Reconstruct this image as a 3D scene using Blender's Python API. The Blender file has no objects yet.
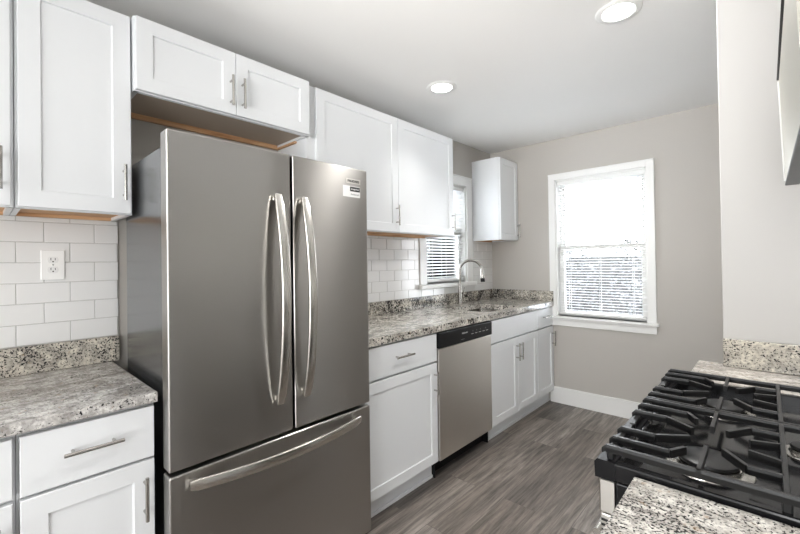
import bpy, bmesh, math, random
from mathutils import Matrix, Vector
random.seed(7)
S = bpy.context.scene
COL = S.collection

# ------------------------------------------------------------------ camera
F, PX, PY = 394.67, 400.37, 259.35
cr = Vector((0.733261, 0.679794, -0.014418)).normalized()
cu = Vector((0.016400, 0.003516, 0.999859)).normalized()
cf = Vector((-0.679749, 0.733395, 0.008570)).normalized()
cd = bpy.data.cameras.new('camera'); cam = bpy.data.objects.new('camera', cd); COL.objects.link(cam)
cd.sensor_width = 36.0; cd.sensor_fit = 'HORIZONTAL'; cd.lens = F * 36.0 / 800.0
cd.shift_x = (400.0 - PX) / 800.0; cd.shift_y = (PY - 267.0) / 800.0
cd.clip_start = 0.02; cd.clip_end = 200
m = Matrix.Identity(4)
for i in range(3):
    m[i][0] = cr[i]; m[i][1] = cu[i]; m[i][2] = -cf[i]
m[0][3], m[1][3], m[2][3] = 2.0921, 0.0, 1.3067
cam.matrix_world = m
S.camera = cam

# ------------------------------------------------------------------ world, lights, exposure
S.view_settings.view_transform = 'Standard'; S.view_settings.look = 'None'
S.view_settings.gamma = 1.0; S.view_settings.use_curve_mapping = False
S.view_settings.exposure = 0.68
w = bpy.data.worlds.new('overcast_sky'); S.world = w; w.use_nodes = True
wn = w.node_tree; bg = wn.nodes['Background']
tc = wn.nodes.new('ShaderNodeTexCoord'); sp = wn.nodes.new('ShaderNodeSeparateXYZ'); wr = wn.nodes.new('ShaderNodeValToRGB')
wn.links.new(tc.outputs['Generated'], sp.inputs[0]); wn.links.new(sp.outputs['Z'], wr.inputs[0])
wr.color_ramp.elements[0].position = 0.0; wr.color_ramp.elements[0].color = (0.95, 0.97, 1, 1)
wr.color_ramp.elements[1].position = 0.8; wr.color_ramp.elements[1].color = (0.78, 0.88, 1, 1)
wn.links.new(wr.outputs[0], bg.inputs[0]); bg.inputs[1].default_value = 8.5

def area(name, loc, direction, sx, sy, power, color=(1, 1, 1), shape='RECTANGLE', spread=180):
    l = bpy.data.lights.new(name, 'AREA'); l.shape = shape; l.size = sx; l.size_y = sy
    l.energy = power; l.color = color; l.spread = math.radians(spread)
    o = bpy.data.objects.new(name, l); COL.objects.link(o); o.location = loc
    o.rotation_euler = Vector(direction).to_track_quat('-Z', 'Y').to_euler()
    return o
area('near_fill', (1.5, -3.35, 1.3), (-.10, 1, 0.0), 2.0, 2.1, 50, (0.96, 0.98, 1.0))  # added fill lamp inside the closed room, no opening behind it
area('side_fill', (2.5, -1.5, 1.15), (-.75, 1, 0.0), 1.0, 2.0, 34, (0.98, 0.99, 1.0))  # added side fill for the base cabinets, no doorway here
area('ceiling_fill', (1.25, -.5, 1.65), (.02, 2.8, .9), .45, .45, 6.2, (1.0, 0.985, .965), spread=75)  # added lamp aimed upward to brighten the far ceiling

# ------------------------------------------------------------------ material helpers
def mat(name, color=(0.8, 0.8, 0.8), rough=0.5, metal=0.0, **kw):
    mt = bpy.data.materials.new(name); mt.use_nodes = True
    b = mt.node_tree.nodes['Principled BSDF']
    b.inputs['Base Color'].default_value = (*color, 1); b.inputs['Roughness'].default_value = rough
    b.inputs['Metallic'].default_value = metal
    for k, v in kw.items(): b.inputs[k.replace('_', ' ')].default_value = v
    return mt
def srgb(r, g, b):
    f = lambda c: ((c / 255 + 0.055) / 1.055) ** 2.4 if c > 10 else c / 255 / 12.92
    return (f(r), f(g), f(b))
class NT:
    def __init__(s, mt): s.t = mt.node_tree; s.b = s.t.nodes['Principled BSDF']
    def n(s, ty, **kw):
        nd = s.t.nodes.new('ShaderNode' + ty)
        for k, v in kw.items():
            if hasattr(nd, k): setattr(nd, k, v)
            else: nd.inputs[k].default_value = v
        return nd
    def l(s, a, b): s.t.links.new(a, b)
    def coord(s, scale=(1, 1, 1), rot=(0, 0, 0), loc=(0, 0, 0)):
        c = s.n('TexCoord'); mp = s.n('Mapping')
        mp.inputs['Scale'].default_value = scale; mp.inputs['Rotation'].default_value = rot; mp.inputs['Location'].default_value = loc
        s.l(c.outputs['Object'], mp.inputs[0]); return mp.outputs[0]
    def noise(s, v, scale, detail=2, rough=.5, dist=0):
        nd = s.n('TexNoise'); nd.inputs['Scale'].default_value = scale; nd.inputs['Detail'].default_value = detail
        nd.inputs['Roughness'].default_value = rough; nd.inputs['Distortion'].default_value = dist
        s.l(v, nd.inputs['Vector']); return nd.outputs[0]
    def ramp(s, v, stops, interp='LINEAR'):
        nd = s.n('ValToRGB'); cr_ = nd.color_ramp; cr_.interpolation = interp
        while len(cr_.elements) < len(stops): cr_.elements.new(0.5)
        for e, (p, c) in zip(cr_.elements, stops):
            e.position = p; e.color = (c, c, c, 1) if isinstance(c, (int, float)) else (*c, 1)
        s.l(v, nd.inputs[0]); return nd.outputs[0]
    def mix(s, f, a, b, mode='MIX'):
        nd = s.n('Mix'); nd.data_type = 'RGBA'; nd.blend_type = mode
        for i, x in ((0, f), (6, a), (7, b)):
            if isinstance(x, (int, float)): nd.inputs[i].default_value = x
            elif isinstance(x, tuple): nd.inputs[i].default_value = (*x, 1)
            else: s.l(x, nd.inputs[i])
        return nd.outputs[2]
    def math(s, op, a, b=0.0):
        nd = s.n('Math'); nd.operation = op
        for i, x in ((0, a), (1, b)):
            if isinstance(x, (int, float)): nd.inputs[i].default_value = x
            else: s.l(x, nd.inputs[i])
        return nd.outputs[0]
    def bump(s, h, strength=.2, dist=.002):
        nd = s.n('Bump'); nd.inputs['Strength'].default_value = strength; nd.inputs['Distance'].default_value = dist
        s.l(h, nd.inputs['Height']); s.l(nd.outputs[0], s.b.inputs['Normal'])

def paint(name, col, rough=.6, bump=.05, scale=220):
    mt = mat(name, col, rough); t = NT(mt); v = t.coord()
    n = t.noise(v, scale, 3); t.bump(n, bump, .001)
    n2 = t.noise(v, 1.3, 2)
    t.l(t.mix(t.ramp(n2, [(.3, 0.0), (.7, 1.0)]), tuple(c * .985 for c in col), col), t.b.inputs['Base Color'])
    return mt
M = {}
M['wall'] = paint('greige_wall_paint', srgb(190, 186, 180), .7, .08)
M['stubwall'] = paint('lighter_wall_tone', srgb(204, 202, 199), .6, .06)  # lighter wall tone, used on the partition only
M['ceil'] = paint('white_ceiling_paint', srgb(243, 242, 240), .8, .1)
M['trim'] = mat('white_trim_paint', srgb(240, 240, 238), .35)
M['cab'] = mat('white_cabinet_lacquer', srgb(232, 234, 236), .33)
M['chrome'] = mat('brushed_nickel', (.46, .445, .42), .22, 1.0)
M['dark_gap'] = mat('black_rubber', (.012, .012, .012), .6)
M['blackp'] = mat('gloss_black_plastic', (.007, .007, .008), .32, Specular_IOR_Level=.25)
M['blackgloss'] = mat('black_enamel', (.009, .009, .010), .12, Specular_IOR_Level=.3)
M['darkgrey'] = mat('dark_grey_painted_steel', (.09, .092, .098), .4)
M['whitep'] = mat('white_plastic', srgb(250, 250, 248), .3)
M['slot'] = mat('dark_slot', (.02, .02, .02), .6)
M['paper'] = mat('white_label_paper', (.85, .85, .84), .45)
M['ink'] = mat('black_ink', (.015, .015, .015), .5)
M['greytext'] = mat('grey_ink', (.35, .35, .36), .5)
M['lettering'] = mat('silver_lettering', (.75, .75, .74), .4)

def steel(name, col, rough, aniso=.75, rot=0.25, streak=.06, fs=1):
    mt = mat(name, col, rough, 1.0); t = NT(mt)
    tg = t.n('Tangent'); tg.direction_type = 'RADIAL'; tg.axis = 'Z'; t.l(tg.outputs[0], t.b.inputs['Tangent'])
    t.b.inputs['Anisotropic'].default_value = aniso; t.b.inputs['Anisotropic Rotation'].default_value = rot
    return mt
M['steel'] = steel('brushed_dark_stainless', (.44, .425, .405), .29, .8)
M['steel2'] = steel('brushed_stainless', (.72, .69, .65), .30, .8)
M['steel3'] = steel('pale_stainless', (.66, .64, .60), .30, .7)
M['mwface'] = mat('beige_grey_stainless', srgb(186, 184, 174), .42, .35)
M['sink'] = mat('satin_sink_steel', (.34, .33, .31), .22, 1.0)
M['handle'] = mat('satin_handle_steel', (.66, .64, .60), .25, 1.0)
mt = mat('textured_grey_side_steel', (.20, .205, .21), .2, .85); t = NT(mt); v = t.coord()
t.bump(t.noise(v, 260, 3), .25, .001); M['fridgeside'] = mt

mt = mat('glazed_white_tile', srgb(232, 232, 231), .12); t = NT(mt); v = t.coord(); t.bump(t.noise(v, 14, 2), .04, .004); M['tile'] = mt
M['grout'] = mat('pale_grey_grout', srgb(196, 195, 192), .85)
mt = mat('raw_birch_wood', srgb(205, 160, 118), .6); t = NT(mt); v = t.coord((30, 2, 30)); n = t.noise(v, 2, 4)
t.l(t.ramp(n, [(.3, srgb(184, 134, 90)), (.7, srgb(228, 188, 146))]), t.b.inputs['Base Color']); M['wood'] = mt
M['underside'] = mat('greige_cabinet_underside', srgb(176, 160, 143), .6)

def granite(name, seed, streak_scale, streak_rot, spec_lo, dark_amt, base_a, base_b, spk=150):
    mt = mat(name, (.7, .7, .7), .13); t = NT(mt)
    v = t.coord(loc=(seed, seed * .7, seed * .3))
    vs = t.coord(streak_scale, streak_rot, (seed, 0, seed))
    base = t.mix(t.ramp(t.noise(v, 40, 3, .65), [(.42, 0.0), (.58, 1.0)]), base_a, base_b)
    st = t.ramp(t.noise(vs, 1.0, 6, .68, 1.3), [(.44, 0.0), (.60, 1.0)])
    c = t.mix(t.math('MULTIPLY', st, .62), base, srgb(128, 122, 116))
    gm = t.ramp(t.noise(v, 110, 3, .6), [(.50, 0.0), (.60, 1.0)])
    c = t.mix(t.math('MULTIPLY', gm, .42), c, srgb(120, 114, 108))
    clus = t.ramp(t.noise(v, 5.5, 3, .6, .8), [(.42, 0.0), (.68, 1.0)])
    thr = t.math('ADD', t.noise(v, spk, 2, .6, .2), t.math('MULTIPLY', clus, dark_amt))
    thr = t.math('ADD', thr, t.math('MULTIPLY', st, .05))
    sp_ = t.ramp(thr, [(spec_lo, 0.0), (spec_lo + .035, 1.0)])
    c = t.mix(sp_, c, srgb(32, 31, 33))
    tn = t.ramp(t.noise(v, 50, 2), [(.66, 0.0), (.72, 1.0)])
    c = t.mix(t.math('MULTIPLY', tn, .35), c, srgb(172, 140, 104))
    t.b.inputs['Specular IOR Level'].default_value = .36
    t.l(c, t.b.inputs['Base Color']); return mt
cream, pale = srgb(226, 220, 208), srgb(204, 199, 190)
M['granite_l'] = granite('veined_grey_granite', 1.3, (14, 5, 8), (0, 0, .5), .66, .10, srgb(226, 224, 220), srgb(184, 181, 178))
M['granite_c'] = granite('grey_speckled_granite', 4.1, (14, 5, 8), (0, 0, .4), .60, .10, srgb(238, 234, 224), srgb(205, 200, 190), 85)
M['granite_cs'] = granite('dark_speckled_granite', 2.2, (6, 5, 9), (0, 0, .4), .57, .14, srgb(228, 223, 211), srgb(188, 183, 172), 105)
M['granite_s'] = granite('cream_speckled_granite', 7.7, (10, 10, 10), (0, 0, 0), .61, .09, srgb(226, 220, 206), srgb(205, 199, 186))
M['granite_n'] = granite('white_flecked_granite', 9.2, (16, 34, 16), (0, 0, -.35), .62, .08, srgb(232, 229, 222), srgb(206, 202, 195), 215)
M['granite_f'] = granite('pale_veined_granite', 5.2, (5, 22, 8), (0, 0, .1), .68, .05, srgb(216, 210, 201), srgb(180, 174, 167))

# floor planks running along y
mt = mat('grey_oak_vinyl_plank', (.2, .2, .2), .38); t = NT(mt)
vb = t.coord((1, 1, 1), (0, 0, math.radians(90)), (.31, .07, 0))
br = t.n('TexBrick'); t.l(vb, br.inputs['Vector']); br.offset = .37; br.offset_frequency = 2
br.inputs['Scale'].default_value = 1; br.inputs['Brick Width'].default_value = 1.22; br.inputs['Row Height'].default_value = .18
br.inputs['Mortar Size'].default_value = .0012; br.inputs['Mortar Smooth'].default_value = .1; br.inputs['Bias'].default_value = 0
br.inputs['Color1'].default_value = (0, 0, 0, 1); br.inputs['Color2'].default_value = (1, 1, 1, 1); br.inputs['Mortar'].default_value = (.5, .5, .5, 1)
vg = t.coord((12, .75, 1)); 
off = t.n('VectorMath'); off.operation = 'MULTIPLY_ADD'
t.l(br.outputs['Color'], off.inputs[0]); off.inputs[1].default_value = (37, 19, 5); t.l(vg, off.inputs[2])
g1 = t.noise(off.outputs[0], 1.0, 6, .68, 1.6); g2 = t.noise(off.outputs[0], 5.0, 4, .7, .4)
gr = t.mix(.35, t.ramp(g1, [(.30, srgb(56, 51, 48)), (.48, srgb(104, 97, 92)), (.66, srgb(166, 157, 149))]), t.ramp(g2, [(.36, srgb(78, 72, 68)), (.62, srgb(190, 180, 170))]))
tone = t.ramp(br.outputs['Color'], [(0, srgb(178, 178, 180)), (.4, srgb(222, 218, 214)), (1, (1, 1, 1))])
c = t.mix(1.0, gr, tone, 'MULTIPLY')
saw = t.ramp(t.noise(t.coord((9, 170, 1)), 1.0, 3, .6), [(.35, .88), (.6, 1.0)])
c = t.mix(.5, c, saw, 'MULTIPLY')
c = t.mix(br.outputs['Fac'], c, srgb(84, 77, 72))
t.l(c, t.b.inputs['Base Color']); t.bump(t.math('SUBTRACT', g2, br.outputs['Fac']), .12, .001); M['floor'] = mt

mt = mat('cast_iron', (.012, .012, .0122), .36, Specular_IOR_Level=.35); t = NT(mt); v = t.coord(); t.bump(t.noise(v, 500, 3), .25, .0006); M['iron'] = mt
def emit(name, col, st):
    mt = bpy.data.materials.new(name); mt.use_nodes = True; b = mt.node_tree.nodes['Principled BSDF']
    b.inputs['Emission Color'].default_value = (*col, 1); b.inputs['Emission Strength'].default_value = st; return mt
M['lamp'] = emit('lit_led_diffuser', (1, .98, .95), 6)
mt = bpy.data.materials.new('window_glass'); mt.use_nodes = True; nt = mt.node_tree; nt.nodes.clear()
o_ = nt.nodes.new('ShaderNodeOutputMaterial'); tr = nt.nodes.new('ShaderNodeBsdfTransparent'); gl = nt.nodes.new('ShaderNodeBsdfGlossy'); gl.inputs['Roughness'].default_value = .02
fr = nt.nodes.new('ShaderNodeFresnel'); fr.inputs[0].default_value = 1.3; mx = nt.nodes.new('ShaderNodeMixShader')
nt.links.new(fr.outputs[0], mx.inputs[0]); nt.links.new(tr.outputs[0], mx.inputs[1]); nt.links.new(gl.outputs[0], mx.inputs[2]); nt.links.new(mx.outputs[0], o_.inputs[0])
M['glass'] = mt
M['slat'] = mat('white_blind_slat', srgb(236, 236, 234), .4)
_t = NT(M['slat']); _tl = _t.n('BsdfTranslucent'); _tl.inputs[0].default_value = (.95, .95, .94, 1); _mx = _t.n('MixShader'); _mx.inputs[0].default_value = .06
_t.l(_t.b.outputs[0], _mx.inputs[1]); _t.l(_tl.outputs[0], _mx.inputs[2]); _t.l(_mx.outputs[0], _t.t.nodes['Material Output'].inputs[0])
mt = mat('snowy_ground', (.86, .88, .9), .8); M['snow'] = mt
mt = mat('bare_bark', (.16, .13, .11), .9); M['bark'] = mt
mt = mat('frosted_leaves', (.4, .4, .36), .7); t = NT(mt); v = t.coord(); n = t.noise(v, 9, 3)
t.l(t.ramp(n, [(.4, (.014, .013, .011)), (.5, (.05, .047, .043)), (.6, (.15, .15, .15))]), t.b.inputs['Base Color']); M['leaf'] = mt
M['leaf2'] = M['leaf'].copy(); M['leaf2'].name = 'snow_dusted_leaves'
for _e, _c in zip([n for n in M['leaf2'].node_tree.nodes if n.type == 'VALTORGB'][0].color_ramp.elements, (.03, .11, .3)): _e.color = (_c, _c, _c, 1)
M['fence'] = mat('weathered_fence_boards', (.05, .047, .043), .8)

# ------------------------------------------------------------------ mesh helpers
def B(): return bmesh.new()
def box(bm, x0, x1, y0, y1, z0, z1, bev=0.0, seg=2):
    g = bmesh.ops.create_cube(bm, size=1.0)
    for v in g['verts']:
        v.co = Vector(((x0 + x1) / 2 + v.co.x * (x1 - x0), (y0 + y1) / 2 + v.co.y * (y1 - y0), (z0 + z1) / 2 + v.co.z * (z1 - z0)))
    if bev > 0:
        es = list({e for v in g['verts'] for e in v.link_edges})
        bmesh.ops.bevel(bm, geom=es, offset=bev, segments=seg, affect='EDGES', profile=.5, clamp_overlap=True)
def frame_of(d):
    d = d.normalized(); a = Vector((0, 0, 1)) if abs(d.z) < .9 else Vector((1, 0, 0))
    s = d.cross(a).normalized(); return s, s.cross(d).normalized()
def sweep(bm, pts, rads, n=12, flat=None, caps=True):
    """tube along pts; rads: radius or (ra, rb) per point; flat = fixed side vector"""
    pts = [Vector(p) for p in pts]; rings = []
    if not isinstance(rads, list): rads = [rads] * len(pts)
    for i, p in enumerate(pts):
        d = (pts[min(i + 1, len(pts) - 1)] - pts[max(i - 1, 0)]).normalized()
        if flat is not None:
            s = (Vector(flat) - d * Vector(flat).dot(d)).normalized(); u = s.cross(d).normalized()
        else: s, u = frame_of(d)
        ra, rb = rads[i] if isinstance(rads[i], tuple) else (rads[i], rads[i])
        ring = []
        for k in range(n):
            a = 2 * math.pi * k / n
            c_, s_ = math.cos(a), math.sin(a)
            if isinstance(rads[i], tuple):   # superellipse for flat bars
                c_ = math.copysign(abs(c_) ** .5, c_); s_ = math.copysign(abs(s_) ** .5, s_)
            ring.append(bm.verts.new(p + s * ra * c_ + u * rb * s_))
        rings.append(ring)
    for a, b in zip(rings, rings[1:]):
        for k in range(n): bm.faces.new((a[k], a[(k + 1) % n], b[(k + 1) % n], b[k]))
    if caps:
        bm.faces.new(rings[0][::-1]); bm.faces.new(rings[-1])
def lathe(bm, c, prof, n=32, axis='Z', cap=True):
    """prof: list of (r, h) from bottom to top"""
    c = Vector(c); rings = []
    for r, h in prof:
        ring = []
        for k in range(n):
            a = 2 * math.pi * k / n; x, y = r * math.cos(a), r * math.sin(a)
            ring.append(bm.verts.new(c + (Vector((x, y, h)) if axis == 'Z' else Vector((h, x, y)) if axis == 'X' else Vector((y, h, x)))))
        rings.append(ring)
    for a, b in zip(rings, rings[1:]):
        for k in range(n): bm.faces.new((a[k], a[(k + 1) % n], b[(k + 1) % n], b[k]))
    if cap: bm.faces.new(rings[0][::-1]); bm.faces.new(rings[-1])
def bar(bm, p0, p1, w, h0, h1=None, bev=.0015):
    """rectangular bar, top at the points' height, width w, depth h0..h1 downward"""
    p0, p1 = Vector(p0), Vector(p1); h1 = h0 if h1 is None else h1
    d = (p1 - p0); d.z = 0; d.normalize(); s = Vector((-d.y, d.x, 0)) * w / 2
    vs = []
    for p, h in ((p0, h0), (p1, h1)):
        for sg in (-1, 1):
            vs.append(bm.verts.new(p + s * sg * .8)); vs.append(bm.verts.new(p + s * sg - Vector((0, 0, h * .35)))); vs.append(bm.verts.new(p + s * sg * .8 - Vector((0, 0, h))))
    a = vs[:6]; b = vs[6:]
    ra = [a[0], a[1], a[2], a[5], a[4], a[3]]; rb = [b[0], b[1], b[2], b[5], b[4], b[3]]
    for k in range(6): bm.faces.new((ra[k], ra[(k + 1) % 6], rb[(k + 1) % 6], rb[k]))
    bm.faces.new(ra[::-1]); bm.faces.new(rb)
def obj(name, bm, mt, parent=None, smooth=False, angle=40):
    me = bpy.data.meshes.new(name)
    bmesh.ops.recalc_face_normals(bm, faces=bm.faces)
    if smooth:
        for f in bm.faces: f.smooth = True
        for e in bm.edges:
            if len(e.link_faces) == 2 and e.calc_face_angle(0) > math.radians(angle): e.smooth = False
    bm.to_mesh(me); bm.free()
    me.materials.append(M[mt] if isinstance(mt, str) else mt)
    o = bpy.data.objects.new(name, me); COL.objects.link(o)
    if parent is not None:
        o.parent = parent; off_ = Vector(parent.location) if parent.type == 'EMPTY' else Vector((0, 0, 0))
        if parent.type == 'EMPTY':
            o.location = -off_
    return o
def thing(name, label, cat, loc, group=None):
    o = bpy.data.objects.new(name, None); COL.objects.link(o); o.location = loc; o.empty_display_size = .05
    o['label'] = label; o['category'] = cat
    if group: o['group'] = group
    return o
def tag(o, label, cat, group=None):
    o['label'] = label; o['category'] = cat
    if group: o['group'] = group
    return o
def struct(name, bm, mt, parent=None, smooth=False):
    o = obj(name, bm, mt, parent, smooth)
    if parent is None: o['kind'] = 'structure'
    return o
def text(name, s, size, mt, parent, origin, right, up, depth=.0006, bold=0.0, width=None):
    cu_ = bpy.data.curves.new(name, 'FONT'); cu_.body = s; cu_.size = size; cu_.extrude = depth / 2; cu_.offset = bold
    cu_.align_x = 'CENTER'; cu_.align_y = 'CENTER'
    to = bpy.data.objects.new(name + '_tmp', cu_); COL.objects.link(to)
    bpy.context.view_layer.update()
    dg = bpy.context.evaluated_depsgraph_get()
    me = bpy.data.meshes.new_from_object(to.evaluated_get(dg)); me.name = name
    bpy.data.objects.remove(to); bpy.data.curves.remove(cu_)
    r_, u_ = Vector(right).normalized(), Vector(up).normalized(); nn = r_.cross(u_)
    xs = [v.co.x for v in me.vertices]; k = (width / (max(xs) - min(xs))) if width else 1
    for v in me.vertices:
        v.co = Vector(origin) + r_ * v.co.x * k + u_ * v.co.y + nn * v.co.z
    me.materials.clear(); me.materials.append(M[mt])
    o = bpy.data.objects.new(name, me); COL.objects.link(o); o.parent = parent
    if parent.type == 'EMPTY': o.location = -Vector(parent.location)
    return o

# ------------------------------------------------------------------ room shell
YB, ZC, XR, YN = 3.654, 2.425, 2.56, -3.6
W1 = (2.565, 3.18, 1.12, 2.02)     # left window opening y0,y1,z0,z1
W2 = (0.668, 1.398, 0.80, 2.045)    # back window opening x0,x1,z0,z1
b = B(); box(b, -.15, XR + .15, YN - .15, YB + .15, -.1, 0); struct('floor', b, 'floor')
b = B(); box(b, -.15, XR + .15, YN - .15, YB + .15, ZC, ZC + .1); struct('ceiling', b, 'ceil')
b = B(); box(b, -.15, 0, YN, W1[0], 0, ZC); box(b, -.15, 0, W1[1], YB, 0, ZC); box(b, -.15, 0, W1[0], W1[1], 0, W1[2]); box(b, -.15, 0, W1[0], W1[1], W1[3], ZC)
struct('wall_left', b, 'wall')
b = B(); box(b, -.15, W2[0], YB, YB + .15, 0, ZC); box(b, W2[1], XR + .15, YB, YB + .15, 0, ZC); box(b, W2[0], W2[1], YB, YB + .15, 0, W2[2]); box(b, W2[0], W2[1], YB, YB + .15, W2[3], ZC)
struct('wall_back', b, 'wall')
b = B(); box(b, XR, XR + .15, YN, YB, 0, ZC); struct('wall_right', b, 'wall')
b = B(); box(b, -.15, XR + .15, YN - .15, YN, 0, ZC); struct('wall_near', b, 'wall')
b = B(); box(b, 1.969, XR, 1.912, 2.04, 0, ZC, .002, 1); struct('wall_partition', b, 'stubwall')
b = B(); box(b, .60, XR, YB - .014, YB, 0, .135, .0); box(b, .60, XR, YB - .011, YB, .135, .146, .003); struct('baseboard_back', b, 'trim')
b = B(); box(b, XR - .014, XR, 2.04, YB - .014, 0, .146, .003); struct('baseboard_right', b, 'trim')

# windows --------------------------------------------------------------------
def window(name, P, a0, a1, z0, z1, cw, stool, apron, depth=.15):
    """P(a, d, z) -> world; a along the wall, d into the room (negative = outward)"""
    root = bpy.data.objects.new(name, None); COL.objects.link(root); root['kind'] = 'structure'
    def pb(bm, A0, A1, D0, D1, Z0, Z1, bev=.0):
        p, q = P(A0, D0, Z0), P(A1, D1, Z1)
        box(bm, min(p[0], q[0]), max(p[0], q[0]), min(p[1], q[1]), max(p[1], q[1]), min(p[2], q[2]), max(p[2], q[2]), bev)
    b = B(); pb(b, a0 - cw, a0, 0, .018, stool[1], z1 + cw, .002); pb(b, a1, a1 + cw, 0, .018, stool[1], z1 + cw, .002); pb(b, a0, a1, 0, .018, z1, z1 + cw, .002)
    pb(b, a0 - cw, a1 + cw, 0, .026, z1 + cw - .012, z1 + cw, .002)
    obj('window_casing', b, 'trim', root)
    b = B(); pb(b, a0 - cw - .02, a1 + cw + .02, 0, .05, stool[0], stool[1], .006); pb(b, a0, a1, -.09, 0, stool[0], stool[1] - .0, 0); obj('window_stool', b, 'trim', root)
    if apron:
        b = B(); pb(b, a0 - cw, a1 + cw, 0, .018, apron[0], stool[0], .003); pb(b, a0 - cw, a1 + cw, 0, .03, stool[0] - .014, stool[0], .004); obj('window_apron', b, 'trim', root)
    b = B(); t_ = .012
    pb(b, a0, a0 + t_, -depth, 0, z0, z1); pb(b, a1 - t_, a1, -depth, 0, z0, z1); pb(b, a0, a1, -depth, 0, z1 - t_, z1); pb(b, a0, a1, -depth, -.05, z0, stool[1] - .004)
    obj('window_jamb', b, 'trim', root)
    zm = (stool[1] + z1) / 2
    for k, (s0, s1, d0) in enumerate(((zm - .02, z1 - t_, -.125), (stool[1], zm + .02, -.085))):
        b = B(); A0, A1 = a0 + t_ + .002, a1 - t_ - .002; f = .04
        pb(b, A0, A0 + f, d0, d0 + .03, s0, s1, .002); pb(b, A1 - f, A1, d0, d0 + .03, s0, s1, .002)
        pb(b, A0 + f, A1 - f, d0, d0 + .03, s0, s0 + f, .002); pb(b, A0 + f, A1 - f, d0, d0 + .03, s1 - f, s1, .002)
        so = obj('window_sash', b, 'trim', root)
        b = B(); pb(b, A0 + f, A1 - f, d0 + .012, d0 + .018, s0 + f, s1 - f); g = obj('window_pane', b, 'glass', so)
    return pb
P1 = lambda a, d, z: (d, a, z)
P2 = lambda a, d, z: (a, YB - d, z)
pb1 = window('window_1', P1, *W1, .088, (1.085, 1.12), None)
pb2 = window('window_2', P2, *W2, .056, (.777, .80), (.712,))

def blind(label, pb, P, a0, a1, z0, z1, pitch, tilt, drop, wand_a, dp):
    c_ = P((a0 + a1) / 2, -.03, z1)
    root = thing('window_blind', label, 'blind', c_)
    b = B(); pb(b, a0 + .014, a1 - .014, -.062, -.012, z1 - .05, z1 - .013, .003); obj('headrail', b, 'trim', root)
    b = B(); z = z1 - .062
    while z > drop + .03:
        # one curved, tilted slat with real thickness
        prof = []
        for i in range(5):
            s_ = -dp + 2 * dp * i / 4; prof.append((s_ * math.cos(tilt), s_ * math.sin(tilt) + .0022 * (1 - (s_ / dp) ** 2)))
        th = .0014; rows = []
        for A in (a0 + .018, a1 - .018):
            rows.append([b.verts.new(P(A, -.037 + d_, z + h_)) for d_, h_ in prof] + [b.verts.new(P(A, -.037 + d_, z + h_ - th)) for d_, h_ in reversed(prof)])
        n_ = len(rows[0])
        for i in range(n_): b.faces.new((rows[0][i], rows[0][(i + 1) % n_], rows[1][(i + 1) % n_], rows[1][i]))
        b.faces.new(rows[0]); b.faces.new(rows[1][::-1]); z -= pitch
    obj('slats', b, 'slat', root, True, 50)
    b = B(); pb(b, a0 + .018, a1 - .018, -.058, -.016, drop, drop + .02, .004); obj('bottom_rail', b, 'slat', root)
    b = B()
    for A in (a0 + .11, (a0 + a1) / 2, a1 - .11):
        for d in (-.0625, -.0115): pb(b, A - .0012, A + .0012, d - .0006, d + .0006, drop + .01, z1 - .05)
    obj('ladder_cord', b, 'slat', root)
    b = B(); p, q = P(wand_a, -.006, z1 - .045), P(wand_a, -.006, z1 - .62); sweep(b, [p, q], .0035, 8); obj('tilt_wand', b, 'whitep', root, True)
blind('white slatted blind in the window above the sink', pb1, P1, W1[0], W1[1], 1.12, W1[3], .027, .30, 1.135, W1[0] + .06, .019)
blind('white slatted blind in the large window on the greige back wall', pb2, P2, W2[0], W2[1], .80, W2[3], .024, .16, .815, W2[0] + .06, .014)

# recessed ceiling lights ----------------------------------------------------
def can(x, y, label, power, spread):
    r = thing('ceiling_light', label, 'ceiling light', (x, y, ZC), 'recessed ceiling lights')
    b = B(); lathe(b, (x, y, ZC), [(.064, -.002), (.068, -.007), (.088, -.006), (.094, -.001), (.094, 0), (.064, 0)], 48, cap=False)
    obj('trim_ring', b, 'trim', r, True)
    b = B(); lathe(b, (x, y, ZC), [(.064, -.0015), (.063, -.004)], 48); obj('diffuser', b, 'lamp', r)
    l = area('downward_lamp', (x, y, ZC - .012), (0, 0, -1), .13, .13, power, (1, .985, .96), 'DISK', spread); return r
can(.588, 2.035, 'small round recessed ceiling light, the one nearer the wall cabinets over the sink', 1.0, 80)
can(1.622, 1.975, 'round recessed ceiling light appearing larger, nearer the pale partition wall', 7.5, 150)
area('downward_lamp', (1.62, .2, ZC - .012), (0, 0, -1), .13, .13, 1.7, (1, .985, .96), 'DISK', 105)  # added unseen lamp without a fixture, extra light from overhead
area('downward_lamp', (1.1, -1.2, ZC - .012), (0, 0, -1), .13, .13, 1.7, (1, .985, .96), 'DISK', 105)  # second added overhead lamp, out of view and without a fixture

# ------------------------------------------------------------------ cabinetry (left wall: faces +x)
def shaker(bm, xf, y0, y1, z0, z1, th=.019, st=.056, rec=.007, sgn=1):
    """framed door whose face lies at x = xf, facing sgn*x"""
    xb = xf - th * sgn; r = rec * sgn
    def ring(x, a, b_, c_, d): return [bm.verts.new((x, a, c_)), bm.verts.new((x, b_, c_)), bm.verts.new((x, b_, d)), bm.verts.new((x, a, d))]
    e = .0015
    R = [ring(xb, y0, y1, z0, z1), ring(xf - e * sgn, y0, y1, z0, z1), ring(xf, y0 + e, y1 - e, z0 + e, z1 - e)]
    if st: R += [ring(xf, y0 + st, y1 - st, z0 + st, z1 - st), ring(xf - r * .8, y0 + st + .0015, y1 - st - .0015, z0 + st + .0015, z1 - st - .0015), ring(xf - r, y0 + st + .004, y1 - st - .004, z0 + st + .004, z1 - st - .004)]
    for p, q in zip(R, R[1:]):
        for k in range(4): bm.faces.new((p[k], p[(k + 1) % 4], q[(k + 1) % 4], q[k]))
    bm.faces.new(R[0][::-1]); bm.faces.new(R[-1])
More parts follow.
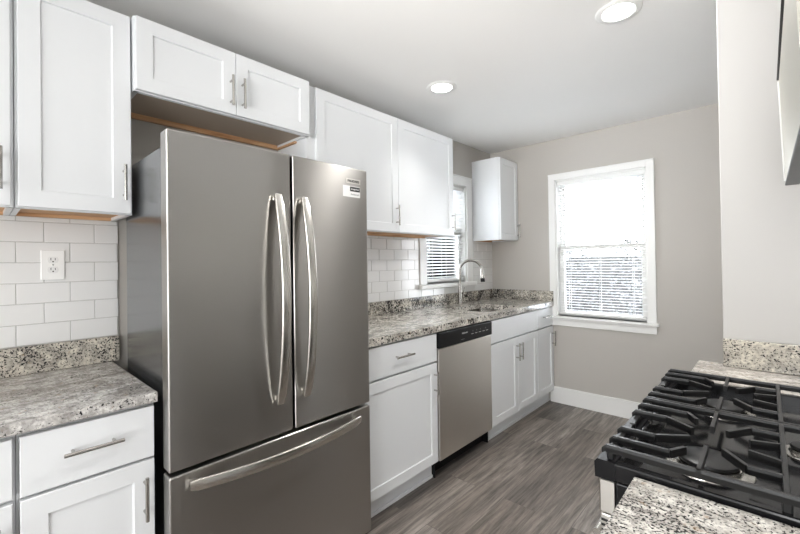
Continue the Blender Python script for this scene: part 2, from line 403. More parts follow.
def pull(parent, p, axis, length, out=(1, 0, 0), so=.030, r=.0055):
    p = Vector(p); ax = Vector(axis); o_ = Vector(out)
    b = B(); sweep(b, [p + o_ * so - ax * length / 2, p + o_ * so + ax * length / 2], r, 14)
    for s_ in (-1, 1):
        q = p + ax * s_ * (length / 2 - .022); sweep(b, [q, q + o_ * so], r * .8, 10)
    return obj('handle', b, 'chrome', parent, True)
def wall_cab(label, y0, y1, z0, z1, xb, xf, doors, hz, side_frame=None, group='white wall cabinets', wood_rim=False):
    root = thing('wall_cabinet', label, 'cabinet', (.001, (y0 + y1) / 2, z0), group)
    b = B(); box(b, .001, xb, y0, y0 + .016, z0, z1); box(b, .001, xb, y1 - .016, y1, z0, z1); box(b, .001, xb, y0 + .016, y1 - .016, z1 - .016, z1)
    box(b, .001, .012, y0 + .016, y1 - .016, z0 + .02, z1 - .016)
    ff = .019                                            # face frame
    box(b, xb - ff, xb + .0005, y0 + .0005, max(y0 + .04, doors[0][0] + .02), z0, z1); box(b, xb - ff, xb + .0005, y1 - .04, y1 - .0005, z0, z1)
    box(b, xb - ff, xb, y0 + .04, y1 - .04, z0, z0 + .035); box(b, xb - ff, xb, y0 + .04, y1 - .04, z1 - .04, z1)
    for d in doors[:-1]: box(b, xb - ff, xb - .0002, d[1] - .02, d[1] + .02, z0 + .035, z1 - .04)
    obj('cabinet_body', b, 'cab', root)
    b = B(); box(b, .012, xb - ff, y0 + .016, y1 - .016, z0 + .012, z0 + .024); obj('bottom_panel', b, 'underside' if wood_rim else 'wood', root)
    b = B(); box(b, .001, .02, y0 + .016, y1 - .016, z0 - .010 * wood_rim, z0 + .018)
    if wood_rim: box(b, .001, .20, y1 - .014, y1 - .001, z0 - .010, z0 + .0)
    obj('nailer_rail', b, 'wood', root)
    for k, (a, c_, hside) in enumerate(doors):
        b = B(); shaker(b, xf, a + .0015, c_ - .0015, z0 + .004, z1 - .004); d = obj('door', b, 'cab', root)
        hy = (c_ - .026) if hside > 0 else (a + .028)
        pull(d, (xf, hy, hz), (0, 0, 1), .135)
    return root
ZT, ZB = 2.276, 1.506
wall_cab('white wall cabinet cut off by the left edge of the picture above the tile', -.56, .088, ZB, ZT, .285, .304, [(-.55, -.235, -1), (-.235, .082, 1)], 1.625)
wall_cab('tall single-door white wall cabinet above the outlet, beside the fridge', .090, .417, ZB, ZT, .285, .304, [(.096, .413, 1)], 1.624)
wall_cab('short two-door white wall cabinet above the stainless fridge', .4185, 1.2135, 1.985, ZT, .317, .336, [(.422, .812, 1), (.812, 1.207, -1)], 2.087, wood_rim=True)
wall_cab('wide two-door white wall cabinet between the fridge and the sink window', 1.215, 2.556, ZB, ZT, .285, .304, [(1.270, 1.922, 1), (1.922, 2.553, 1)], 1.62)
root = wall_cab('narrow white wall cabinet in the corner beyond the sink window', 3.298, YB - .002, ZB, ZT, .285, .304, [(3.301, 3.648, 1)], 1.605)

def base_cab(label, y0, y1, top, fronts, xb=.606, xf=.634, toe=.578, group='white base cabinets', sgn=1, wallx=.002):
    """fronts: (kind, y0, y1, z0, z1, handle spec)"""
    root = thing('base_cabinet', label, 'cabinet', (wallx, (y0 + y1) / 2, 0), group)
    X = lambda a, c_: (min(a, c_), max(a, c_))
    b = B(); t_ = .016
    for (p, q) in ((y0, y0 + t_), (y1 - t_, y1)): box(b, *X(wallx, xb), p, q, .108, top)
    box(b, *X(wallx, xb), y0 + t_, y1 - t_, .108, .124); box(b, *X(wallx, wallx + .008 * sgn), y0 + t_, y1 - t_, .124, top)
    f0 = xb - .019 * sgn
    box(b, *X(f0, xb + .0004 * sgn), y0, y0 + .03, .108, top); box(b, *X(f0, xb + .0004 * sgn), y1 - .03, y1, .108, top)
    box(b, *X(f0, xb), y0 + .03, y1 - .03, .108, .14); box(b, *X(f0, xb), y0 + .03, y1 - .03, top - .03, top); box(b, *X(f0, xb), y0 + .03, y1 - .03, .68, .72)
    obj('cabinet_body', b, 'cab', root)
    b = B(); box(b, *X(toe - .012 * sgn, toe), y0, y1, 0, .108); box(b, *X(toe, toe + .009 * sgn), y0, y1, 0, .018, .003); obj('toe_kick', b, 'cab', root)
    for kind, a, c_, z0, z1, h in fronts:
        b = B(); shaker(b, xf, a + .0015, c_ - .0015, z0, z1, st=.056 if kind == 'door' else 0, sgn=sgn)
        d = obj(kind, b, 'cab', root)
        if h == 'H': pull(d, (xf, (a + c_) / 2, (z0 + z1) / 2 + .008), (0, 1, 0), .14, (sgn, 0, 0))
        elif h == 'R': pull(d, (xf, c_ - .030, z1 - .11), (0, 0, 1), .135, (sgn, 0, 0))
        elif h == 'L': pull(d, (xf, a + .030, z1 - .11), (0, 0, 1), .135, (sgn, 0, 0))
    return root
zd0, zd1, zt0, zt1 = .115, .703, .715, .866
base_cab('white base cabinet cut off by the edge of the picture under the left granite counter', -.56, .072, .868, [('drawer', -.55, -.24, .700, .857, 'H'), ('drawer', -.24, .067, .700, .857, 'H'), ('door', -.55, -.24, .115, .688, 'L'), ('door', -.24, .067, .115, .688, 'R')])
base_cab('white base cabinet with one drawer and one door next to the fridge, below the outlet', .0735, .398, .868, [('drawer', .078, .394, .697, .857, 'H'), ('door', .078, .394, .115, .688, 'R')])
base_cab('white base cabinet with a drawer over a single door, between fridge and dishwasher', 1.262, 1.886, .889, [('drawer', 1.27, 1.884, zt0, zt1 + .012, 'H'), ('door', 1.27, 1.884, zd0, zd1, 'R')])
base_cab('white sink base cabinet with two doors under a plain false drawer front', 2.516, 3.298, .889, [('drawer_front', 2.519, 3.295, zt0, zt1 + .012, ''), ('door', 2.519, 2.932, zd0, zd1, 'R'), ('door', 2.932, 3.295, zd0, zd1, 'L')])
base_cab('narrow white base cabinet in the corner at the end of the sink run', 3.2995, YB - .003, .889, [('drawer', 3.302, 3.644, zt0, zt1 + .012, 'H'), ('door', 3.302, 3.644, zd0, zd1, 'R')])

# ------------------------------------------------------------------ counters
def slab(bm, x0, x1, y0, y1, z0, z1, hole=None, bev=.004):
    if not hole: box(bm, x0, x1, y0, y1, z0, z1, bev); return
    hx0, hx1, hy0, hy1, r = hole
    inner = []
    for cx, cy, a0 in ((hx1 - r, hy1 - r, 0), (hx0 + r, hy1 - r, 90), (hx0 + r, hy0 + r, 180), (hx1 - r, hy0 + r, 270)):
        for k in range(7):
            a = math.radians(a0 + 15 * k); inner.append((cx + r * math.cos(a), cy + r * math.sin(a)))
    n = len(inner); outer = []
    cx, cy = (hx0 + hx1) / 2, (hy0 + hy1) / 2
    corner = [(x1, y1), (x0, y1), (x0, y0), (x1, y0)]
    rings = {}
    for nm, z in (('t', z1), ('b', z0)):
        iv = [bm.verts.new((p[0], p[1], z)) for p in inner]; cv = [bm.verts.new((c[0], c[1], z)) for c in corner]
        rings[nm] = (iv, cv)
        for q in range(4):
            seg = iv[q * 7:(q + 1) * 7]; nxt = iv[((q + 1) * 7) % n]
            for k in range(6):
                bm.faces.new((cv[q], seg[k], seg[k + 1]) if nm == 't' else (cv[q], seg[k + 1], seg[k]))
            f = (cv[q], seg[6], nxt, cv[(q + 1) % 4]); bm.faces.new(f if nm == 't' else f[::-1])
    for k in range(n): bm.faces.new((rings['t'][0][k], rings['t'][0][(k + 1) % n], rings['b'][0][(k + 1) % n], rings['b'][0][k]))
    for k in range(4): bm.faces.new((rings['t'][1][k], rings['t'][1][(k + 1) % 4], rings['b'][1][(k + 1) % 4], rings['b'][1][k]))
b = B(); slab(b, .002, .644, -.60, .402, .869, .901)
ct = thing('countertop', 'grey veined granite countertop with backsplash strip on the near side of the fridge', 'countertop', (.3, -.1, .869), 'granite countertops')
obj('counter_slab', b, 'granite_l', ct)
b = B(); box(b, .002, .022, -.60, .428, .9015, 1.007, .002); obj('backsplash_strip', b, 'granite_s', ct)
SK = (.205, .565, 2.58, 3.08, .03)
ct = thing('countertop', 'long granite countertop with the undermount sink and faucet', 'countertop', (.3, 2.45, .89), 'granite countertops')
b = B(); slab(b, .002, .646, 1.258, YB - .002, .890, .930, SK); obj('counter_slab', b, 'granite_c', ct)
b = B(); box(b, .002, .022, 1.258, YB - .002, .9305, 1.024, .002); box(b, .0225, .644, YB - .022, YB - .002, .9305, 1.024, .002); obj('backsplash_strip', b, 'granite_cs', ct)
# sink basin
sk = thing('kitchen_sink', 'stainless undermount sink set into the long granite countertop', 'sink', (.405, 2.835, .7))
b = B()
def rr(x0, x1, y0, y1, r, z, bm):
    vs = []
    for cx, cy, a0 in ((x1 - r, y1 - r, 0), (x0 + r, y1 - r, 90), (x0 + r, y0 + r, 180), (x1 - r, y0 + r, 270)):
        for k in range(7):
            a = math.radians(a0 + 15 * k); vs.append(bm.verts.new((cx + r * math.cos(a), cy + r * math.sin(a), z)))
    return vs
x0, x1, y0, y1, r = SK; e = .008
L = [rr(x0 - e, x1 + e, y0 - e, y1 + e, r, .8885, b), rr(x0 - e + .004, x1 + e - .004, y0 - e + .004, y1 + e - .004, r, .8885, b), rr(x0 + .006, x1 - .006, y0 + .006, y1 - .006, r, .72, b), rr(x0 + .03, x1 - .03, y0 + .03, y1 - .03, r, .69, b), rr(x0 + .12, x1 - .12, y0 + .19, y1 - .19, .03, .685, b)]
L2 = [rr(x0 + .12, x1 - .12, y0 + .19, y1 - .19, .03, .682, b), rr(x0 + .028, x1 - .028, y0 + .028, y1 - .028, r, .687, b), rr(x0 + .003, x1 - .003, y0 + .003, y1 - .003, r, .718, b)]
full = L + L2
for p, q in zip(full, full[1:] + full[:1]):
    if p is full[4]: continue
    for k in range(28): b.faces.new((p[k], p[(k + 1) % 28], q[(k + 1) % 28], q[k]))
b.faces.new(L[4]); b.faces.new(L2[0][::-1])
obj('basin', b, 'sink', sk, True, 50)
b = B(); lathe(b, (.405, 2.835, .6855), [(.043, 0), (.043, .002), (.036, .003), (.03, .001)], 32); obj('drain_strainer', b, 'chrome', sk, True)
# faucet
fa = thing('faucet', 'brushed nickel gooseneck faucet with pull-down spray head behind the sink', 'faucet', (.085, 2.94, .9305))
fx, fy = .085, 2.94
b = B(); lathe(b, (fx, fy, .9305), [(.026, 0), (.026, .006), (.0185, .012), (.0175, .09), (.0165, .13), (.013, .16)], 28); obj('faucet_body', b, 'chrome', fa, True)
b = B(); dirv = Vector((.80, .60, 0)); pts = [Vector((fx, fy, 1.05)), Vector((fx, fy, 1.205))]; R_ = .098
for k in range(1, 15):
    a = math.radians(180 - 13 * k); pts.append(Vector((fx, fy, 1.222)) + dirv * (R_ + R_ * math.cos(a)) + Vector((0, 0, R_ * math.sin(a))))
sweep(b, pts, .013, 16, flat=(.60, -.80, 0)); obj('gooseneck_spout', b, 'chrome', fa, True)
d_ = (pts[-1] - pts[-2]).normalized(); e0 = pts[-1]
b = B(); sweep(b, [e0, e0 + d_ * .01, e0 + d_ * .02, e0 + d_ * .06], [.0135, .0155, .0165, .0185], 18); sh = obj('spray_head', b, 'chrome', fa, True)
b = B(); sweep(b, [e0 + d_ * .0605, e0 + d_ * .092], [.0185, .0195], 18); obj('spray_nozzle', b, 'blackp', sh, True)
b = B(); q = Vector((fx, fy, .992)); sd = Vector((.35, .93, 0)).normalized()
sweep(b, [q, q + sd * .028], .011, 14); sweep(b, [q + sd * .026, q + sd * .04 + Vector((0, 0, .03)), q + sd * .048 + Vector((0, 0, .085))], [.0065, .006, .0045], 10); obj('lever_handle', b, 'chrome', fa, True)

# ------------------------------------------------------------------ tile backsplashes
def tiles(label, y0, y1, z_lo, z_hi, blocks, xo=0.0, sg=1):
    root = thing('tile_backsplash', label, 'backsplash', (xo, (y0 + y1) / 2, z_lo))
    g, t_ = .0795, .0025
    def clip(a0, a1, c0, c1):
        """subtract blocked rectangles"""
        rects = [(a0, a1, c0, c1)]
        for (p0, p1, q0, q1) in blocks:
            out = []
            for (a, b_, c_, d) in rects:
                if b_ <= p0 or a >= p1 or d <= q0 or c_ >= q1: out.append((a, b_, c_, d)); continue
                if a < p0: out.append((a, p0, c_, d))
                if b_ > p1: out.append((p1, b_, c_, d))
                aa, bb = max(a, p0), min(b_, p1)
                if c_ < q0: out.append((aa, bb, c_, q0))
                if d > q1: out.append((aa, bb, q1, d))
            rects = out
        return rects
    bg_ = B(); 
    for (a, b_, c_, d) in clip(y0, y1, z_lo, z_hi): box(bg_, *sorted((xo + sg * .0004, xo + sg * .0052)), a, b_, c_, d)
    obj('grout', bg_, 'grout', root)
    b = B(); k = 0; z = 1.010
    while z < z_hi:
        off_ = .186 if k % 2 else .106
        n0 = math.floor((y0 - off_) / .1595)
        y = off_ + n0 * .1595
        while y < y1:
            a, b_ = max(y + t_ / 2, y0), min(y + .1595 - t_ / 2, y1); c_, d = max(z + t_ / 2, z_lo), min(z + g - t_ / 2, z_hi)
            if b_ - a > .004 and d - c_ > .004:
                for (p, q, r_, s_) in clip(a, b_, c_, d):
                    if q - p > .004 and s_ - r_ > .004: box(b, *sorted((xo + sg * .001, xo + sg * .0075)), p, q, r_, s_, .0012, 1)
            y += .1595
        z += g; k += 1
    obj('tiles', b, 'tile', root)
tiles('white subway tile backsplash with an outlet, on the near side of the fridge', -.60, .428, 1.0075, ZB - .001, [])
tiles('white subway tile backsplash around the window behind the sink', 1.216, YB - .001, 1.0245, ZB - .001, [(W1[0] - .11, W1[1] + .11, 1.083, 1.122), (W1[0] - .09, W1[1] + .09, 1.08, 2.2)])
tiles('unseen white subway tile backsplash behind the gas range, added for reflections', .19, 1.888, .9055, 1.518, [], XR, -1)  # out of view; added so fridge and cooktop reflect something white
# outlet
ol = thing('wall_outlet', 'white double power outlet on the subway tile above the left counter', 'outlet', (.008, .212, 1.318))
oy, oz = .212, 1.318
b = B(); box(b, .0076, .0125, oy - .036, oy + .036, oz - .058, oz + .058, .002); obj('cover_plate', b, 'whitep', ol)
for s_ in (-1, 1):
    b = B(); zc_ = oz + s_ * .0195
    pr = []
    for k in range(24):
        a = 2 * math.pi * k / 24; pr.append((oy + .0172 * math.cos(a), zc_ + max(-.0125, min(.0125, .0172 * math.sin(a)))))
    f0 = [b.verts.new((.0126, p[0], p[1])) for p in pr]; f1 = [b.verts.new((.0142, p[0], p[1])) for p in pr]
    for k in range(24): b.faces.new((f0[k], f0[(k + 1) % 24], f1[(k + 1) % 24], f1[k]))
    b.faces.new(f0[::-1]); b.faces.new(f1); so = obj('socket', b, 'trim', ol)
    b = B(); box(b, .0143, .0146, oy - .0075, oy - .0055, zc_ - .001, zc_ + .008); box(b, .0143, .0146, oy + .0055, oy + .0075, zc_ - .001, zc_ + .007)
    lathe(b, (.0143, oy, zc_ - .0065), [(.0026, 0), (.0026, .0003)], 12, 'X'); obj('socket_slots', b, 'slot', so)
b = B(); lathe(b, (.0126, oy, oz), [(.003, 0), (.0025, .001)], 14, 'X'); obj('screw', b, 'chrome', ol)

# ------------------------------------------------------------------ refrigerator
fg = thing('refrigerator', 'large dark stainless French door refrigerator with curved handles and bottom freezer drawer', 'refrigerator', (.4, .83, 0))
Y0, YM, Y1, XF, XD = .409, .854, 1.257, .720, .660
b = B(); box(b, .13, XD - .012, .432, 1.228, .03, 1.715, .004); obj('refrigerator_body', b, 'fridgeside', fg)
b = B(); box(b, XD - .012, XD, .424, 1.236, .05, 1.725); obj('door_gasket', b, 'dark_gap', fg)
b = B(); box(b, .30, XD + .01, .44, 1.22, .0, .05); obj('base_grille', b, 'dark_gap', fg)
def fdoor(name, y0, y1, z0, z1):
    b = B(); box(b, XD, XF, y0, y1, z0, z1, .006, 3)
    return obj(name, b, 'steel', fg)
dl = fdoor('door', Y0, YM - .005, .658, 1.741); dr = fdoor('door', YM + .005, Y1, .658, 1.741)
dw_ = fdoor('freezer_drawer', Y0, Y1, .06, .644)
for _y in (.435, 1.17): b = B(); box(b, .60, .66, _y, _y + .055, 1.7255, 1.738, .003); obj('hinge_cover', b, 'darkgrey', fg)
def vhandle(parent, y):
    b = B(); pts, rd = [], []
    for k in range(25):
        s_ = k / 24; z = 1.572 - .79 * s_; bow = .016 + .052 * math.sin(math.pi * s_) ** .75
        pts.append((XF + bow, y, z)); rd.append((.0185 if 0 < k < 24 else .015, .0075))
    sweep(b, pts, rd, 16, flat=(0, 1, 0))
    for z in (1.562, .797): box(b, XF - .002, XF + .020, y - .010, y + .010, z - .012, z + .012, .003)
    obj('handle', b, 'handle', parent, True, 60)
vhandle(dl, .785); vhandle(dr, .902)
b = B(); pts, rd = [], []
for k in range(33):
    s_ = k / 32; pts.append((XF + .016 + .056 * math.sin(math.pi * s_) ** .8, .465 + .715 * s_, .605 + .0 * s_)); rd.append((.0190 if 0 < k < 32 else .015, .0075))
sweep(b, pts, rd, 16, flat=(0, 0, 1))
for y in (.478, 1.167): box(b, XF - .002, XF + .020, y - .012, y + .012, .595, .615, .003)
obj('handle', b, 'handle', dw_, True, 60)
b = B(); box(b, XF - .001, XF + .0012, 1.130, 1.214, 1.668, 1.690, .0005, 1); bd = obj('brand_badge', b, 'steel3', dr)
text('brand_lettering', 'FRIGIDAIRE', .016, 'ink', bd, (XF + .0016, 1.172, 1.679), (0, 1, 0), (0, 0, 1), bold=.0003, width=.068)
b = B(); box(b, XF - .001, XF + .0006, 1.112, 1.212, 1.607, 1.657, .0002, 1); stk = obj('sticker', b, 'paper', dr)
b = B(); box(b, XF + .0007, XF + .0010, 1.152, 1.210, 1.633, 1.654); obj('sticker_band', b, 'ink', stk)
text('sticker_title', 'Smudge-Proof', .011, 'paper', stk, (XF + .0013, 1.181, 1.6435), (0, 1, 0), (0, 0, 1), width=.046)
text('sticker_text', 'Stainless Steel', .011, 'greytext', stk, (XF + .0010, 1.181, 1.620), (0, 1, 0), (0, 0, 1), width=.048)

# ------------------------------------------------------------------ dishwasher
dwr = thing('dishwasher', 'stainless dishwasher with black control strip between the white base cabinets', 'dishwasher', (.3, 2.2, 0))
b = B(); box(b, .05, .60, 1.892, 2.510, .10, .880); obj('dishwasher_body', b, 'darkgrey', dwr)
b = B(); box(b, .600, .640, 1.893, 2.509, .112, .782, .003); dd = obj('door', b, 'steel2', dwr)
b = B(); box(b, .600, .648, 1.891, 2.511, .786, .880, .006, 3); cp = obj('control_panel', b, 'blackp', dwr)
b = B(); box(b, .53, .552, 1.893, 2.509, 0, .109); box(b, .53, .60, 1.889, 1.893, 0, .11); box(b, .53, .60, 2.509, 2.513, 0, .11); obj('toe_kick', b, 'blackp', dwr)
text('brand_lettering', 'FRIGIDAIRE', .014, 'lettering', cp, (.6486, 2.165, .845), (0, 1, 0), (0, 0, 1), width=.065)
for k in range(4):
    b = B(); y = 2.26 + .047 * k + (.02 if k == 3 else 0); lathe(b, (.6475, y, .846), [(.0055, 0), (.005, .0015)], 16, 'X'); obj('button', b, 'darkgrey', cp, True)
b = B(); [box(b, .6478, .6484, 2.24 + .047 * k, 2.268 + .047 * k, .826, .829) for k in range(5)]; obj('button_captions', b, 'lettering', cp)
b = B(); box(b, .6478, .6484, 2.12, 2.16, .806, .808); obj('indicator_mark', b, 'greytext', cp)

# ------------------------------------------------------------------ right side: counters, range, microwave
RY0, RY1 = .836, 1.588
ct = thing('countertop', 'white speckled granite countertop in the foreground, near side of the gas range', 'countertop', (2.2, .5, .873), 'granite countertops')
b = B(); box(b, 1.905, XR - .002, .18, RY0 - .004, .873, .905, .004); obj('counter_slab', b, 'granite_n', ct)
ct = thing('countertop', 'small granite countertop beyond the gas range, against the pale partition wall', 'countertop', (2.2, 1.75, .873), 'granite countertops')
b = B(); box(b, 1.889, XR - .002, RY1 + .004, 1.911, .873, .905, .003); box(b, 1.889, 1.966, 1.911, 1.945, .873, .905, .003); obj('counter_slab', b, 'granite_f', ct)
b = B(); box(b, 1.969, XR - .002, 1.889, 1.911, .9055, 1.007, .002); obj('backsplash_strip', b, 'granite_s', ct)
base_cab('white base cabinet under the foreground granite countertop beside the range', .20, RY0 - .008, .871, [('drawer', .205, .825, .70, .86, 'H'), ('door', .205, .515, .115, .688, 'R'), ('door', .515, .825, .115, .688, 'L')], xb=1.96, xf=1.94, toe=2.0, sgn=-1, wallx=XR - .004)
base_cab('slim white base cabinet between the gas range and the partition wall', RY1 + .006, 1.908, .871, [('drawer', 1.598, 1.904, .70, .86, 'H'), ('door', 1.598, 1.904, .115, .688, 'L')], xb=1.95, xf=1.93, toe=2.0, sgn=-1, wallx=XR - .004)

rg = thing('gas_range', 'black and stainless gas range with cast iron grates over a dark cooktop', 'stove', (2.2, 1.21, 0))
b = B(); box(b, 1.872, 2.54, RY0, RY1, .03, .878, .003); obj('range_body', b, 'blackgloss', rg)
b = B()
box(b, 1.900, 2.50, RY0 + .012, RY1 - .012, .878, .888)                              # recessed pan
box(b, 1.850, 2.54, RY0, RY0 + .020, .878, .914, .004); box(b, 1.850, 2.54, RY1 - .020, RY1, .878, .914, .004)
box(b, 1.850, 1.880, RY0 + .020, RY1 - .020, .878, .912, .004); box(b, 2.49, 2.54, RY0 + .020, RY1 - .020, .878, .925, .004)
obj('cooktop', b, 'blackgloss', rg)
b = B()
pr = [(1.836, .880), (1.836, .905), (1.841, .914), (1.850, .914), (1.872, .878), (1.872, .800), (1.846, .800)]
pr = [(1.836, .878), (1.835, .908), (1.840, .915), (1.850, .915), (1.872, .915), (1.872, .8785), (1.842, .8785)]
r0 = [b.verts.new((p[0], RY0 - .001, p[1])) for p in pr]; r1 = [b.verts.new((p[0], RY1 + .001, p[1])) for p in pr]
for k in range(len(pr)): b.faces.new((r0[k], r0[(k + 1) % len(pr)], r1[(k + 1) % len(pr)], r1[k]))
b.faces.new(r0[::-1]); b.faces.new(r1); cpn = obj('control_panel', b, 'blackp', rg)
for k in range(5):
    y = .97 + .12 * k; b = B(); lathe(b, (1.843, y, .845), [(.017, -.016), (.019, -.013), (.020, 0), (.021, .0)], 24, 'X'); obj('knob', b, 'chrome', rg, True)
b = B(); box(b, 1.844, 1.8715, RY0 + .001, RY1 - .001, .22, .810, .003); od = obj('oven_door', b, 'steel3', rg)
b = B(); box(b, 1.842, 1.8435, RY0 + .09, RY1 - .09, .32, .66, .0005, 1); obj('oven_window', b, 'blackgloss', od)
b = B(); sweep(b, [(1.822, RY0 + .05, .735), (1.822, RY1 - .05, .735)], .009, 14)
for y in (RY0 + .07, RY1 - .07): sweep(b, [(1.845, y, .735), (1.822, y, .735)], .007, 10)
obj('handle', b, 'handle', od, True)
b = B(); box(b, 1.843, 1.8715, RY0 + .001, RY1 - .001, .812, .877, .002, 1); tr_ = obj('knob_panel', b, 'steel3', rg)
b = B(); [box(b, 1.846, 1.870, RY0 - .0008, RY0 + .0008, .726 + .010 * k, .7305 + .010 * k) for k in range(8)]; obj('vent_slots', b, 'slot', od)
b = B(); box(b, 1.850, 1.872, RY0 + .001, RY1 - .001, .05, .212, .003); obj('storage_drawer', b, 'steel3', rg)
# burners
ZG = .942
burn = [(2.000, 1.000, .050), (2.000, 1.390, .046), (2.300, 1.000, .040), (2.300, 1.390, .044)]
for (x, y, r) in burn:
    b = B(); lathe(b, (x, y, .8885), [(r + .022, 0), (r + .020, .002), (r + .004, .003), (r + .002, .010), (r - .006, .011)], 40); br_ = obj('burner', b, 'handle', rg, True, 30)
    b = B(); lathe(b, (x, y, .9000), [(r - .002, 0), (r, .003), (r - .001, .007), (r - .006, .009), (.01, .0095)], 40); obj('burner_cap', b, 'iron', br_, True, 30)
b = B()
lathe(b, (2.15, 1.195, .8885), [(.044, 0), (.043, .002), (.030, .003), (.028, .009), (.02, .010)], 36); br_ = obj('burner', b, 'handle', rg, True, 30)
b = B(); lathe(b, (2.15, 1.195, .899), [(.026, 0), (.028, .003), (.026, .007), (.01, .008)], 36); obj('burner_cap', b, 'iron', br_, True, 30)
def grate(y0, y1):
    b = B(); X0, X1 = 1.853, 2.485; w = .0085; h = .015; yc = (y0 + y1) / 2
    bars = []
    for y in (y0 + w / 2, y1 - w / 2): bars.append(((X0, y), (X1, y)))
    # feet and the lowered front and back rails
    for x in (X0 + .006, X1 - .006):
        bar(b, (x, y0 + .004, ZG - .012), (x, y1 - .004, ZG - .012), .011, .014)
    for (x, y) in ((X0 + .008, y0 + .006), (X0 + .008, y1 - .006), (X1 - .008, y0 + .006), (X1 - .008, y1 - .006), (2.11, y0 + .006), (2.11, y1 - .006), (X0 + .008, yc)):
        box(b, x - .006, x + .006, y - .005, y + .005, .912 if x < 1.9 else .8885, ZG - .01, .002)
    for x in (2.110, 2.195): bars.append(((x, y0 + w), (x, y1 - w)))
    for (cx, xe, sg) in ((2.000, X0, 1), (2.300, X1, -1)):
        xi = 2.110 if sg > 0 else 2.195
        # straight stub fingers over the burner, across the section
        bars.append(((cx, y0), (cx, yc - .058))); bars.append(((cx, y1), (cx, yc + .058)))
        for dy, ey in ((.125, .062), (.064, .020)):
            for s_ in (-1, 1):
                xm = xe + sg * (.098 if dy > .1 else .064)
                bars.append(((xe, yc + s_ * dy), (xm, yc + s_ * dy))); bars.append(((xm, yc + s_ * dy), (cx - sg * (.030 if dy > .1 else .030), yc + s_ * ey * (1.45 if dy > .1 else 1.2))))
        for s_ in (-1, 1):
            xm = cx + sg * .062
            bars.append(((xi, yc + s_ * .105), (xm, yc + s_ * .105))); bars.append(((xm, yc + s_ * .105), (cx + sg * .026, yc + s_ * .052)))
            bars.append(((xi, yc + s_ * .045), (cx + sg * .062, yc + s_ * .028)))
    for p, q in bars:
        L_ = (Vector(q) - Vector(p)).length
        bar(b, (p[0], p[1], ZG), (q[0], q[1], ZG), w, h, h)
    # ends curling down over the front rail
    for y in (y0 + w / 2, y1 - w / 2, yc - .125, yc + .125, yc - .064, yc + .064):
        bar(b, (X0 + .001, y, ZG), (X0 - .007, y, ZG - .008), w, .013, .010); bar(b, (X1 - .001, y, ZG), (X1 + .007, y, ZG - .008), w, .013, .010)
    return obj('grate', b, 'iron', rg)
grate(.846, 1.207); grate(1.211, 1.574)

area('reflection_fill', (2.36, 1.21, 1.517), (.25, 0, -1), .06, .4, 2.0, (1, .97, .93))  # added lamp under the microwave, brightens the wall for reflections
mw = thing('microwave', 'stainless over-the-range hood microwave at the edge of the picture', 'microwave', (2.35, 1.2, 1.52))
b = B(); box(b, 2.165, XR - .002, .838, 1.586, 1.530, 1.820, .002); obj('microwave_body', b, 'darkgrey', mw)
b = B()
pr = [(2.138, 1.521), (2.137, 1.524), (2.127, 1.816), (2.129, 1.819), (2.165, 1.819), (2.165, 1.521)]
r0 = [b.verts.new((p[0], .838, p[1])) for p in pr]; r1 = [b.verts.new((p[0], 1.586, p[1])) for p in pr]
for k in range(6): b.faces.new((r0[k], r0[(k + 1) % 6], r1[(k + 1) % 6], r1[k]))
b.faces.new(r0[::-1]); b.faces.new(r1); md = obj('door', b, 'mwface', mw)
b = B(); box(b, 2.1225, 2.165, .838, 1.585, 1.8195, 1.8265); obj('top_gap_strip', b, 'blackp', mw)  # black strip stands in for the dark gap above the door
b = B(); box(b, 2.135, 2.165, .838, 1.586, 1.512, 1.5205, .002, 1); obj('bottom_edge', b, 'darkgrey', mw)
b = B(); sweep(b, [(2.1355, 1.585, 1.526), (2.1265, 1.585, 1.816)], .0025, 8); obj('lit_edge_strip', b, 'trim', md)  # pale strip stands in for light on the door's far edge
b = B(); box(b, 2.16, XR - .01, .85, 1.574, 1.520, 1.530); obj('vent_panel', b, 'darkgrey', mw)
b = B(); box(b, 2.139, 2.19, 1.562, 1.586, 1.515, 1.523, .001, 1); obj('vent_clip', b, 'blackp', mw)
wc = thing('wall_cabinet', 'white wall cabinet above the microwave beside the partition wall', 'cabinet', (2.4, 1.2, 1.826), 'white wall cabinets')
b = B(); box(b, 2.220, XR - .002, .838, 1.586, 1.828, ZT, .001, 1); obj('cabinet_body', b, 'cab', wc)
for (a, c_, hs) in ((.840, 1.211, 1), (1.213, 1.584, -1)):
    b = B(); shaker(b, 2.200, a, c_, 1.832, ZT - .004, sgn=-1); d = obj('door', b, 'cab', wc); pull(d, (2.200, (c_ - .028) if hs > 0 else (a + .028), 1.93), (0, 0, 1), .135, (-1, 0, 0))

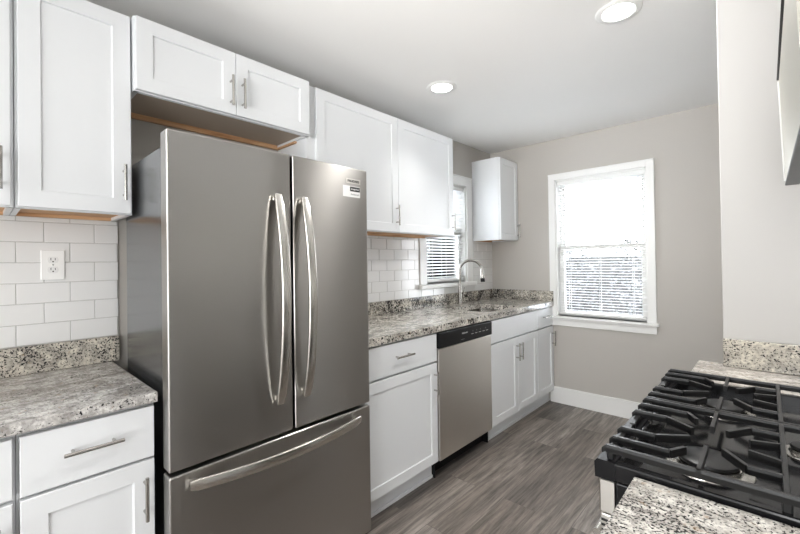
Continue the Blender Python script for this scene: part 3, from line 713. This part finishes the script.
# ------------------------------------------------------------------ outdoors
b = B(); box(b, -14, 14, YB + .2, 24, -.9, -.8); gr_ = obj('ground_beyond_back', b, 'snow'); gr_.name = 'snowy_ground'; gr_['kind'] = 'structure'
b = B(); box(b, -14, -.2, -8, YB + .2, -.9, -.8); gr_ = obj('snowy_ground', b, 'snow'); gr_['kind'] = 'structure'
fe = thing('board_fence', 'weathered grey board fence outside the back window', 'fence', (.2, 8.8, -.8))
b = B()
for k in range(34): box(b, -2.6 + .16 * k, -2.6 + .16 * k + .1599, 8.80, 8.82, -.78, 1.38, .002, 1)
obj('fence_boards', b, 'fence', fe)
b = B(); [box(b, -2.6, 2.84, 8.825, 8.865, z, z + .09) for z in (-.4, 1.05)]; obj('fence_rails', b, 'fence', fe)
for k in range(4): b = B(); box(b, -2.6 + 1.77 * k, -2.51 + 1.77 * k, 8.87, 8.96, -.80, 1.45, .004, 1); obj('fence_post', b, 'fence', fe)
def shrub(label, cx, cy, rx, ry, ztop, n, seed, grp, leaf='leaf'):
    rnd = random.Random(seed); root = thing('shrub', label, 'shrub', (cx, cy, -.8), grp)
    b = B()
    for k in range(14):
        a = rnd.uniform(0, 6.28); tx, ty = cx + rx * .8 * math.cos(a) * rnd.random(), cy + ry * .8 * math.sin(a) * rnd.random()
        zt = ztop - rnd.uniform(0, .7); p0 = Vector((cx + rnd.uniform(-.15, .15), cy + rnd.uniform(-.15, .15), -.8)); p1 = Vector((tx, ty, zt))
        mid = (p0 + p1) / 2 + Vector((rnd.uniform(-.15, .15), rnd.uniform(-.15, .15), 0)); sweep(b, [p0, mid, p1], [.03, .018, .006], 6)
    obj('branches', b, 'bark', root, True)
    b = B()
    for k in range(n):
        a = rnd.uniform(0, 6.28); rr_ = rnd.random() ** .5; z = -.75 + (ztop + .75) * rnd.random() ** .8
        f = 1 - .5 * max(0, (z - ztop * .3) / ztop) ** 2
        c_ = Vector((cx + rx * f * rr_ * math.cos(a), cy + ry * f * rr_ * math.sin(a), z)); s_ = rnd.uniform(.02, .045)
        u_ = Vector((rnd.gauss(0, 1), rnd.gauss(0, 1), rnd.gauss(0, 1))).normalized(); v_ = u_.orthogonal().normalized()
        b.faces.new([b.verts.new(c_ + u_ * s_), b.verts.new(c_ + v_ * s_ * .5), b.verts.new(c_ - u_ * s_), b.verts.new(c_ - v_ * s_ * .5)])
    obj('foliage', b, leaf, root)
shrub('frosty shrub seen through the lower sash of the back window, left of the pair', -.86, 7.2, .9, .7, 1.55, 5200, 3, 'frosty shrubs outside')
shrub('frosty shrub seen through the lower sash of the back window, right of the pair', 1.0, 7.2, .9, .7, 1.62, 5200, 4, 'frosty shrubs outside')
shrub('frosty shrub seen through the window above the sink', -3.0, 6.9, 1.1, 1.0, 1.9, 4600, 5, 'frosty shrubs outside', 'leaf2')
